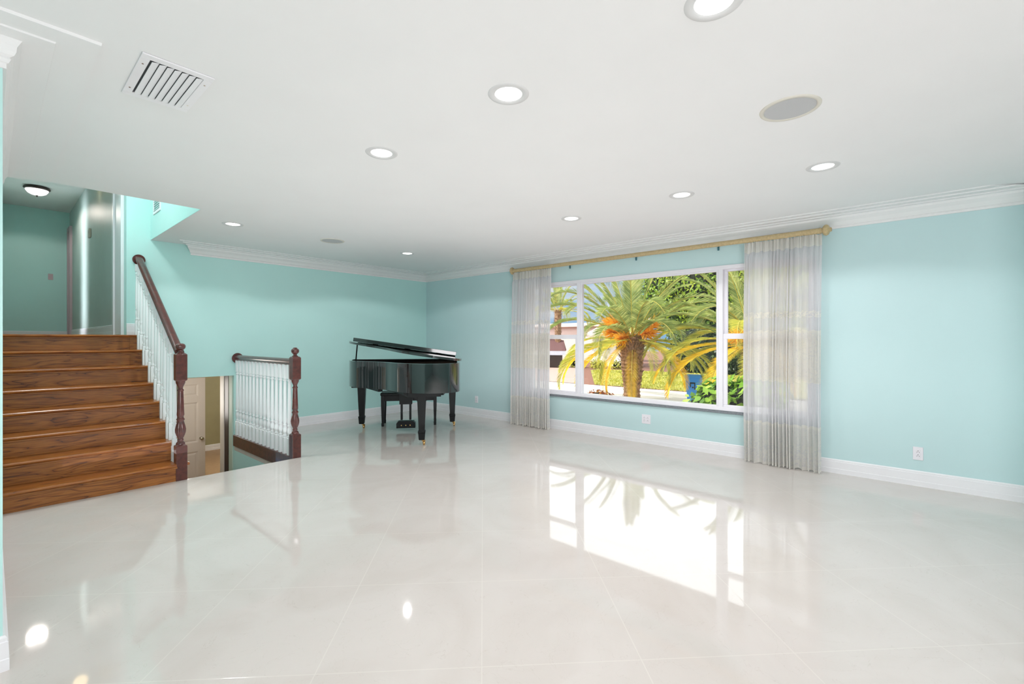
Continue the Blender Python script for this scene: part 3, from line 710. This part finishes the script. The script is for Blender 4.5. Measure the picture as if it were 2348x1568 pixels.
# legs
def leg(u, v, wide=False, rot=0):
    m = MB()
    m.sq([(.056, .635), (.054, .60), (.046, .40), (.037, .20), (.036, .185), (.045, .178), (.045, .165), (.042, .150), (.036, .074), (.030, .068)][::-1])
    if wide:
        pr = [(-.22, .655), (.22, .655), (.21, .62), (.13, .60), (.075, .575), (.055, .545), (-.055, .545), (-.075, .575), (-.13, .60), (-.21, .62)]
        m.loft([[(a, -.04, b_) for a, b_ in pr], [(a, .04, b_) for a, b_ in pr]], smooth=False)
    else: m.sq([(.07, .60), (.075, .655)])
    L_ = m.build('leg', SATIN, gp, .004); L_.location = (u, v, 0)
    c = MB(); c.lathe([(.009, .062), (.011, .05), (.008, .042)], seg=12)
    cx_, cy_ = .012, .012
    c.lathe([(.0001, -.009), (.020, -.009), (.0235, -.006), (.0235, .006), (.020, .009), (.0001, .009)], c=(cx_, cy_, .0238), ax='x', seg=24)
    c.box(cx_-.014, cx_-.011, cy_-.008, cy_+.008, .018, .052).box(cx_+.011, cx_+.014, cy_-.008, cy_+.008, .018, .052).box(cx_-.014, cx_+.014, cy_-.008, cy_+.008, .047, .053)
    co_ = c.build('caster', BRASS, L_, .001); co_.scale = (1.22, 1.22, 1.22); co_.location = (.012, -.004, -.003)
leg(-.655, .05); leg(.655, .05); leg(.266, -1.16, True)
# lyre
ly = bpy.data.objects.new('pedal_lyre', None)
m = MB(); m.box(-.075, -.045, -.02, .02, .16, .60).box(.045, .075, -.02, .02, .16, .60).box(-.09, .09, -.05, .05, .585, .61)
m.loft([[(a, -.05, b_) for a, b_ in ((-.13, .05), (.13, .05), (.13, .115), (.105, .145), (-.105, .145), (-.13, .115))], [(a, .05, b_) for a, b_ in ((-.13, .05), (.13, .05), (.13, .115), (.105, .145), (-.105, .145), (-.13, .115))]], smooth=False)
m.box(-.088, .088, -.055, .03, .385, .555)
lyre = m.build('pedal_lyre', SATIN, gp, .004); lyre.location = (0, -.235, 0)
for x in (-.06, 0, .06):
    p = MB(); p.tube([(x, .03, .085), (x, .12, .082), (x, .15, .074)], [.010, .011, .013], 10); p.tube([(x, -.052, .09), (x, .03, .085)], .008, 8); p.build('pedal', BRASS, lyre)
# bench
bn = thing('piano_bench', 'black wooden piano bench tucked behind the pedals under the keyboard', 'bench', (4.275, 5.868, 0), PA+.02)
MB().box(-.42, .42, -.17, .17, .455, .50).build('seat', SATIN, bn, .012)
m = MB(); m.box(-.375, .375, -.145, -.125, .375, .455).box(-.375, .375, .125, .145, .375, .455).box(-.385, -.365, -.13, .13, .375, .455).box(.365, .385, -.13, .13, .375, .455); m.build('apron', SATIN, bn, .003)
for sx in (-1, 1):
    for sy in (-1, 1):
        m = MB(); m.sq([(.013, 0), (.018, .004), (.020, .045), (.016, .055), (.024, .30), (.025, .455)]); o = m.build('leg', SATIN, bn, .002); o.location = (sx*.385, sy*.14, 0)

# ------------------------------------------------------------------ outside
GZ = -.60
struct(MB().box(XW+.2, 70, -35, 55, GZ-.2, GZ).build('floor_outside_soil', MULCH), 'planting soil outside')
m = MB(); m.add([(12.2, -24, GZ+.01), (16.55, -24, GZ+.01), (16.55, 48, GZ+.01), (12.2, 48, GZ+.01)], [(0,1,2,3)])
struct(m.build('floor_driveway', ROADM), 'pale concrete drive outside')
m = MB(); m.add([(16.6, -24, GZ+.015), (25.6, -24, GZ+.015), (26.0, 13.8, GZ+.015), (24.6, 15.2, GZ+.015), (16.8, 10.2, GZ+.015)], [(0,1,2,3,4)])
tag(m.build('lawn', GRASS), 'sunlit yellow green lawn across the road', 'lawn', kind='stuff')
m = MB(); m.add([(16.6, 10.7, GZ+.02), (24.5, 15.7, GZ+.02), (27.6, 17.6, GZ+.02), (31, 31, GZ+.02), (16.6, 29, GZ+.02)], [(0,1,2,3,4)])
struct(m.build('floor_paver_drive', PAVER), 'pink paver driveway across the road')
rg_ = random.Random(5); m = MB()
for i in range(12000):
    x = rg_.uniform(16.6, 25.4); y = rg_.uniform(-2, 15)
    if y > 10.2+(x-16.8)*.62: continue
    h = rg_.uniform(.04, .09); a = rg_.uniform(0, PI); w = .035
    m.add([(x-w*math.cos(a), y-w*math.sin(a), GZ+.012), (x+w*math.cos(a), y+w*math.sin(a), GZ+.012), (x+rg_.uniform(-.03, .03), y+rg_.uniform(-.03, .03), GZ+.02+h)], [(0,1,2)])
GBL = leafmat('grass_blade', lin(140, 148, 48), lin(190, 186, 80), lin(226, 212, 130), scale=.8, tr=.3)
tag(m.build('lawn_grass', GBL), 'short dry grass blades of the lawn across the road', 'grass', kind='stuff')

def frond_mesh(name, L=2.4, droop=1.0, mat=FGREEN, seed=1, up=.9, n=84):
    """frond in local XZ plane: leaves the origin at pitch 'up' (radians) and bends down"""
    rr = random.Random(seed); mb = MB(); pts = []; x = z = 0; a = up
    N_ = 26
    for k in range(N_+1):
        pts.append((x, .02*math.sin(k*.2+seed), z, a)); x += math.cos(a)*L/N_; z += math.sin(a)*L/N_; a -= droop*(1.6*(k/N_)**1.1)/N_*1.4
    mb.tube([(p[0], p[1], p[2]) for p in pts], [.016*(1-.85*k/N_)+.002 for k in range(N_+1)], 5, mi=1)
    for i in range(n):
        s = .14+.86*i/n; q = s*N_; k = min(int(q), N_-1); f = q-k
        p = Vector(pts[k][:3]).lerp(Vector(pts[k+1][:3]), f); a = pts[k][3]
        T = Vector((math.cos(a), 0, math.sin(a))); U = Vector((-math.sin(a), 0, math.cos(a)))
        ln = .43*(math.sin(PI*min(1, (s-.05)*1.02))**.55)*.95+.05
        for sd in (-1, 1):
            D = (T*(.62+.5*s)+Vector((0, sd, 0))*(.80-.15*s)+U*rr.uniform(.08, .22)).normalized()
            l = ln*rr.uniform(.82, 1.1); w = .013
            S_ = D.cross(U).normalized()*w
            mid = p+D*l*.5; tip = p+D*l+Vector((0, 0, -.05*l-.01*rr.random()))
            W2 = (T*.6+U*.6).normalized()*w*1.3
            mb.add([tuple(p-W2*.5), tuple(p+W2*.5), tuple(mid+W2), tuple(tip), tuple(mid-W2)], [(0,1,2,3,4)], 0)
    me_o = mb.build(name, [mat, RACH]); me = me_o.data; bpy.data.objects.remove(me_o); return me
FM = {}
for key, L, dr, mat, up in (('erect', 3.1, .8, FGREEN, 0), ('arch', 3.2, 1.5, FGREEN, 0), ('archy', 3.1, 1.6, FMIX, 0), ('gold', 2.9, 1.35, FGOLD, 0), ('goldb', 2.8, 1.2, FMIX, 0), ('dry', 1.5, .6, FGOLD, 0)):
    FM[key] = [frond_mesh('frond_'+key, L, dr, mat, s, up) for s in (1, 2, 3)]
def palm(label, loc, zc, tr, fr, seed, orange=True, group='date palms outside the window', name='date_palm'):
    rr = random.Random(seed)
    t = thing(name, label, 'palm', loc, 0, group)
    H = zc-loc[2]
    m = MB(); prof = []; S_ = 36
    for k in range(S_+1):
        z = H*k/S_; q = k/S_
        r = tr*(.66+.10*(1-min(1, q*6)) + .36*min(1, max(0, (q-.15)/.6))**.8)
        prof.append((r*(1+.07*(k % 2)), z))
    m.lathe(prof, seg=20, flute=(-1, 9, 14), smooth=False)
    # old leaf bases
    for i in range(260):
        q = rr.random()**.8; z = H*q; a = rr.uniform(0, 2*PI); r = tr*(.66+.36*min(1, max(0, (q-.15)/.6))**.8)
        c_, s_ = math.cos(a), math.sin(a); l = .05+.08*q
        b0 = Vector((c_*r, s_*r, z)); T = Vector((c_*.6, s_*.6, .8))*l; W = Vector((-s_, c_, 0))*.03
        m.add([tuple(b0-W), tuple(b0+W), tuple(b0+T+W*.4+Vector((c_, s_, 0))*.01), tuple(b0+T-W*.4), tuple(b0-Vector((0,0,.03)))], [(0,1,2,3),(0,4,1)], 0)
    m.build('trunk', TRUNK, t)
    for (az, el, key, sc) in fr:
        me = FM[key][rr.randrange(3)]
        o = bpy.data.objects.new('frond', me); col.objects.link(o); o.parent = t
        el = math.radians(el+rr.uniform(-4, 4)); az = math.radians(az)
        o.rotation_mode = 'XYZ'
        o.matrix_local = Matrix.Translation((.09*math.cos(az), .09*math.sin(az), H-.02-.10*(el < .2))) @ Matrix.Rotation(az, 4, 'Z') @ Matrix.Rotation(-el, 4, 'Y') @ Matrix.Rotation(rr.uniform(-.22, .22), 4, 'X') @ Matrix.Scale(sc*rr.uniform(.93, 1.07), 4)
    if orange:
        for (az, el) in orange:
            m = MB(); az = math.radians(az); el = math.radians(el)
            d = Vector((math.cos(az)*math.cos(el), math.sin(az)*math.cos(el), math.sin(el))); base = d*.16
            m.tube([tuple(base*.2), tuple(base+d*.35)], .02, 6)
            for i in range(260):
                e = (d+Vector((rr.uniform(-.7, .7), rr.uniform(-.7, .7), rr.uniform(-.6, .8)))).normalized()
                p = base+d*rr.uniform(.15, .62); q = p+e*rr.uniform(.2, .45)+Vector((0,0,-.06))
                W = Vector((rr.uniform(-1, 1), rr.uniform(-1, 1), rr.uniform(-1, 1))).normalized()*.013
                m.add([tuple(p-W), tuple(p+W), tuple(q+W), tuple(q-W)], [(0,1,2,3)], 0)
            o = m.build('flower_cluster', ORANGE, t); o.location = (0, 0, H+.02)
    return t
def ring(n, el, key, sc, off, j=6, rr=random.Random(3)):
    return [((360/n*i+off+rr.uniform(-j, j)) % 360, el+rr.uniform(-6, 6), key, sc) for i in range(n)]
fr1 = ring(5, 80, 'erect', .92, 10)+ring(8, 60, 'erect', 1.0, 27)+ring(10, 40, 'arch', 1.05, 5)+ring(9, 20, 'arch', 1.0, 24)+ring(8, 2, 'archy', .95, 8)
fr1 += [(207, -48, 'gold', .75), (150, -12, 'gold', .85), (172, -24, 'gold', .8), (128, -6, 'gold', .95), (255, -16, 'gold', .85), (282, -6, 'goldb', .9), (108, -4, 'goldb', 1.0), (305, -8, 'goldb', .95)]
palm('nearest date palm with orange flower clusters, centred in the window', (13.37, 6.76, GZ), 1.38, .39, fr1, 4, orange=[(165, 30), (150, 12), (135, 28), (262, 26), (185, -4), (248, 8)])
fr2 = ring(4, 78, 'erect', .92, 30)+ring(7, 56, 'erect', 1.0, 12)+ring(9, 34, 'arch', 1.0, 5)+ring(9, 14, 'archy', 1.0, 22)+[(135, -4, 'gold', .95), (165, -10, 'gold', .85), (115, -2, 'gold', 1), (190, -14, 'goldb', .9), (220, -10, 'gold', .8), (90, -6, 'goldb', .9), (148, -24, 'goldb', .8)]
palm('second date palm, partly hidden by the right curtain', (13.75, 3.35, GZ), 1.32, .30, fr2, 9, orange=[(160, 5)])
fr3 = ring(6, 70, 'arch', .9, 30)+ring(7, 40, 'arch', .9, 5)+ring(7, 12, 'archy', .9, 22)
palm('distant small palm seen at the far left of the window', (25.6, 18.4, GZ), 3.3, .24, fr3, 12, orange=None)

def leafy(name, label, cat, loc, blobs, n, size, mat, seed, group=None, trunk=None, core=.82):
    rr = random.Random(seed); t = thing(name, label, cat, loc, 0, group); m = MB(); cm = MB()
    if cat in ('tree', 'hedge'): t.scale = (1.19, 1.19, 1.19)
    tot = sum(b[3]*b[4]+b[3]*b[5]+b[4]*b[5] for b in blobs)
    for (cx_, cy_, cz_, rx, ry, rz) in blobs:
        k = int(n*(rx*ry+rx*rz+ry*rz)/tot)
        for i in range(k):
            v = Vector((rr.gauss(0, 1), rr.gauss(0, 1), rr.gauss(0, 1))).normalized(); q = rr.uniform(.78, 1.06)
            lump = 1+.12*math.sin(v.x*7+v.z*5+seed)+.08*math.sin(v.y*11)
            p = Vector((cx_+v.x*rx*q*lump, cy_+v.y*ry*q*lump, cz_+v.z*rz*q*lump))
            nrm = (v+Vector((rr.uniform(-.8, .8), rr.uniform(-.8, .8), rr.uniform(-.2, 1.0)))).normalized()
            a = nrm.orthogonal().normalized(); a = (Matrix.Rotation(rr.uniform(0, 6.28), 3, nrm) @ a); b = nrm.cross(a)
            s = size*rr.uniform(.6, 1.25)
            m.add([tuple(p-a*s), tuple(p-b*s*.45), tuple(p+a*s), tuple(p+b*s*.45)], [(0,1,2,3)], 0)
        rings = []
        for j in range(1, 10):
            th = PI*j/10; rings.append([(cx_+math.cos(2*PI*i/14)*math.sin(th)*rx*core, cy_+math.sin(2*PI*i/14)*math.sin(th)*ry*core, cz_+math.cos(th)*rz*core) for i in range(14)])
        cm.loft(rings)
    m.build('foliage', mat, t); cm.build('shadow_core', CORE, t)  # near-black solid core: the shade between leaves is put into its colour
    if trunk:
        q = MB(); q.tube([(0, 0, 0), (.05, .02, trunk[1]*.5), (0, 0, trunk[1])], [trunk[0], trunk[0]*.8, trunk[0]*.6], 8); q.build('trunk', BARK, t)
    return t
leafy('leafy_tree', 'tall bright green broadleaf tree behind the second palm', 'tree', (30.16, 9.50, GZ), [(0, 0, 4.6, 2.4, 3.2, 2.4), (.2, -3.0, 4.6, 2.2, 2.4, 2.4), (0, 1.6, 3.2, 1.7, 1.8, 1.5), (.4, 2.6, 4.6, 1.8, 1.9, 2.2), (-.2, -2.2, 2.9, 1.7, 2.6, 1.5), (-.6, -1.0, 1.7, 1.4, 3.2, 1.2)], 30000, .115, LEAF, 21, 'broadleaf trees across the road', (.2, 2.6))
leafy('leafy_tree', 'broadleaf tree showing above the right curtain side of the window', 'tree', (30.16, -1.90, GZ), [(0, 0, 4.6, 2.6, 3.0, 2.6), (0, 0, 2.4, 2.2, 2.9, 1.6)], 14000, .115, LEAF, 22, 'broadleaf trees across the road', (.2, 2.6))
leafy('garden_hedge', 'dark green hedge on the far edge of the lawn', 'hedge', (26.60, 8.55, GZ), [(0, 0, 1.1, .8, 2.2, 1.5), (.2, -3.0, .8, .8, 2.0, 1.1), (.2, -6.0, .8, .8, 2.0, 1.1)], 9000, .09, HEDGE, 23)
leafy('leafy_bush', 'bright green large leaved bush below the right side of the window', 'bush', (10.35, 3.2, GZ), [(0, 0, .55, .50, .52, .50), (.15, -.65, .62, .50, .55, .58), (-.1, .2, .35, .55, .55, .40)], 1100, .12, BUSH, 24, core=.8)
leafy('red_shrub', 'low reddish brown shrub at the foot of the window, left of the palm', 'shrub', (11.4, 6.75, GZ), [(0, 0, .22, .38, .42, .24)], 480, .06, REDL, 25, core=.75)
for i, (x, y, s) in enumerate(((26.0, 17.2, .42), (26.3, 15.7, .38), (26.6, 14.4, .35))):
    leafy('flower_bed_plant', ['yellow green plant at the foot of the pink wall', 'second yellow green plant in the bed by the white wall', 'small yellow green plant in the bed nearest the palm trunk'][i], 'plant', (x, y, GZ), [(0, 0, s*.7, s, s*1.6, s*.8)], 260, .09, FMIX, 30+i, 'bed plants along the far wall', core=.6)
# neighbours
BIG = (1.19, 1.19, 1.19)
nb = thing('white_house', 'white stucco neighbour house wall behind the palm trunk', 'house', (29.09, 13.78, GZ))
m = MB(); m.box(0, .3, .7, 3.4, 0, 1.75); m.build('wall', STUCCO, nb)
m = MB(); m.box(-.6, 3.5, .5, 3.6, 1.75, 1.9); m.add([(-.6, .5, 1.9), (-.6, 3.6, 1.9), (3.0, 3.6, 3.0), (3.0, .5, 3.0)], [(0,1,2,3)]); m.build('roof', PINKW, nb)
for y in (1.4, 2.6):
    m = MB(); m.box(-.03, 0, y-.4, y+.4, .95, 1.55); w_ = m.build('window', FASC, nb); m = MB(); m.box(-.04, -.031, y-.34, y+.34, 1.0, 1.5); m.build('pane', DARK, w_)
nb.scale = BIG
nb = thing('pink_house', 'pale pink house wall at the left of the window', 'house', (35.2, 23.4, GZ))
m = MB(); m.box(0, .3, -3.5, 5, 0, 2.65); m.build('wall', PINKW, nb)
m = MB(); m.add([(-.4, -3.7, 2.65), (-.4, 5.2, 2.65), (2.5, 5.2, 2.95), (2.5, -3.7, 2.95), (-.4, -3.7, 2.55), (-.4, 5.2, 2.55)], [(0,1,2,3),(4,5,1,0)]); m.build('roof', PINKW, nb)
nb.scale = BIG
nb = thing('brown_roof_garage', 'brown tiled garage roof with grey fascia showing in the left sash', 'building', (23.16, 19.24, GZ))
m = MB(); m.add([(-1.2, 4, .95), (1.6, -1.55, .95), (1.9, -1.4, 1.0), (2.2, -1.0, 1.55), (0.4, 4, 2.1)], [(0,1,2,3,4)]); m.build('roof', ROOFT, nb)
m = MB(); m.add([(-1.2, 4, .95), (1.6, -1.55, .95), (1.6, -1.55, .72), (-1.2, 4, .72)], [(0,1,2,3)]); m.build('fascia', FASC, nb)
m = MB(); m.add([(-1.0, 4, .72), (1.65, -1.3, .72), (1.65, -1.3, .25), (-1.0, 4, .25)], [(0,1,2,3)]); m.add([(-1.0, 4, .25), (1.65, -1.3, .25), (1.65, -1.3, 0), (-1.0, 4, 0)], [(0,1,2,3)]); m.build('wall', DARKB, nb)
nb.scale = BIG
# recycling bin
rb_ = thing('recycling_bin', 'blue wheeled recycling bin standing behind the green bush', 'bin', (13.86, 5.0, GZ), math.radians(8))
rb_.scale = (.76, .76, 1.06)
m = MB(); m.loft([[(-.20, -.2, 0), (.20, -.2, 0), (.20, .2, 0), (-.20, .2, 0)], [(-.27, -.27, .72), (.27, -.27, .72), (.27, .27, .72), (-.27, .27, .72)]], smooth=False); m.build('body', BINB, rb_, .02)
m = MB(); m.box(-.30, .30, -.30, .30, .72, .80); m.build('lid', BINB, rb_, .03)
m = MB(); m.box(-.262, -.256, -.10, .10, .56, .60).box(-.256, -.250, -.10, -.06, .40, .56).box(-.256, -.250, .06, .10, .46, .56).box(-.250, -.244, -.04, .02, .44, .48); m.build('recycling_mark', DARK, rb_)
for s in (-1, 1): MB().lathe([(.0001, -.03), (.09, -.03), (.1, -.02), (.1, .02), (.09, .03), (.0001, .03)], c=(.2, s*.2, .1), ax='y', seg=16).build('wheel', DARK, rb_)

# ------------------------------------------------------------------ sky and lights
w = bpy.data.worlds.new('sky'); bpy.context.scene.world = w; w.use_nodes = True; nt = w.node_tree; L = nt.links
bg = nt.nodes['Background']; tc = N(nt, 'ShaderNodeTexCoord'); sx = N(nt, 'ShaderNodeSeparateXYZ'); L.new(tc.outputs['Generated'], sx.inputs[0])
mp = N(nt, 'ShaderNodeMapping'); mp.inputs['Scale'].default_value = (1, 1, 3); L.new(tc.outputs['Generated'], mp.inputs['Vector'])
n = N(nt, 'ShaderNodeTexNoise'); n.inputs['Scale'].default_value = 5; n.inputs['Detail'].default_value = 6; L.new(mp.outputs[0], n.inputs['Vector'])
rc = ramp(nt, [(.42, lin(150, 196, 240)), (.62, lin(250, 250, 252))]); L.new(n.outputs['Fac'], rc.inputs['Fac'])
# bright cloud deck higher up
rs = ramp(nt, [(.13, (1,1,1,1)), (.20, (3.6,3.6,3.6,1)), (.60, (2.2,2.2,2.2,1)), (1, (1.2,1.2,1.2,1))]); L.new(sx.outputs['Z'], rs.inputs['Fac'])
rm = ramp(nt, [(.10, (0,0,0,1)), (.20, (1,1,1,1))]); L.new(sx.outputs['Z'], rm.inputs['Fac'])
mx = N(nt, 'ShaderNodeMix', data_type='RGBA'); L.new(rm.outputs['Color'], mx.inputs[0]); L.new(rc.outputs['Color'], mx.inputs[6]); mx.inputs[7].default_value = (.97,.985,1,1)
L.new(mx.outputs[2], bg.inputs['Color'])
rv = N(nt, 'ShaderNodeMapRange'); rv.inputs['From Min'].default_value = .12; rv.inputs['From Max'].default_value = .22; rv.inputs['To Min'].default_value = .95; rv.inputs['To Max'].default_value = 3.4
L.new(sx.outputs['Z'], rv.inputs['Value'])
rv2 = N(nt, 'ShaderNodeMapRange'); rv2.inputs['From Min'].default_value = .5; rv2.inputs['From Max'].default_value = .75; rv2.inputs['To Min'].default_value = 1; rv2.inputs['To Max'].default_value = .32
L.new(sx.outputs['Z'], rv2.inputs['Value'])
mu = N(nt, 'ShaderNodeMath', operation='MULTIPLY'); L.new(rv.outputs[0], mu.inputs[0]); L.new(rv2.outputs[0], mu.inputs[1]); L.new(mu.outputs[0], bg.inputs['Strength'])

def lamp(kind, name, loc, energy, color=(1,1,1), rot=(0,0,0), size=1, sy=None, spread=None):
    l = bpy.data.lights.new(name, kind); l.energy = energy; l.color = color
    if kind == 'AREA':
        l.shape = 'RECTANGLE'; l.size = size; l.size_y = sy or size
        if spread: l.spread = spread
    elif kind in ('POINT', 'SPOT'): l.shadow_soft_size = size
    o = bpy.data.objects.new(name, l); col.objects.link(o); o.location = loc; o.rotation_euler = rot; return o
s = lamp('SUN', 'sun', (0, 0, 10), 6.2, (1,.96,.86)); s.data.angle = .01
s.rotation_euler = Vector((-.42, .55, .72)).to_track_quat('Z', 'Y').to_euler()
# room light: added fill lamps, one behind the camera and two facing the ceiling
lamp('AREA', 'fill_behind', (-1.2, -2.8, 1.6), 128, (1,.965,.985), (PI/2, 0, -math.radians(33)), 2.6, 1.6)
lamp('AREA', 'ceiling_fill', (1.9, -.2, .3), 9, (1,.965,.985), (PI, 0, 0), 5, 3)
lamp('AREA', 'room_fill', (2.7, 3.3, .25), 34, (1,.965,.985), (PI, 0, 0), 4.6, 5.0)
for (x, y), lab in LP:
    lamp('SPOT', 'downlight_beam', (x, y, HC-.02), 28, (1,.965,.97), (0, 0, 0), .03).data.spot_size = math.radians(150)
lamp('AREA', 'stairwell_light', (.45, 6.0, 3.75), 26, (1,.97,.97), (0, 0, 0), .4, .5)
lamp('SPOT', 'hall_bulb', (.52, 10.98, 3.62), 24, (1,.88,.8), size=.12).data.spot_size = math.radians(165)
lamp('AREA', 'hall_band_fill', (.08, 10.6, 2.5), 9, (.88,.93,1), (0, -PI/2, 0), 2.2, .6, math.radians(50))  # no doorway here; added strip lamp that brightens a band of hall wall
lamp('POINT', 'sconce', (.85, 8.9, 3.55), 1.3, (1,.72,.35), size=.08)
lamp('POINT', 'lower_bulb', (3.4, 10.6, .6), 60, (1,.93,.82), size=.2)
lamp('POINT', 'lower_hall', (1.80, 8.0, .4), 20, (1,.95,.9), size=.35)

# ------------------------------------------------------------------ camera
cd = bpy.data.cameras.new('camera'); cam = bpy.data.objects.new('camera', cd); col.objects.link(cam)
cd.sensor_fit = 'HORIZONTAL'; cd.sensor_width = 36; cd.lens = 36*1056/2348
cd.shift_y = -(784-778)/2348; cd.clip_start = .02; cd.clip_end = 300
cam.location = (0, 0, 1.30); cam.rotation_euler = (PI/2, 0, -math.radians(48.6))
bpy.context.scene.camera = cam
vs = bpy.context.scene.view_settings
vs.view_transform = 'Standard'; vs.look = 'None'; vs.exposure = -.06; vs.gamma = 1
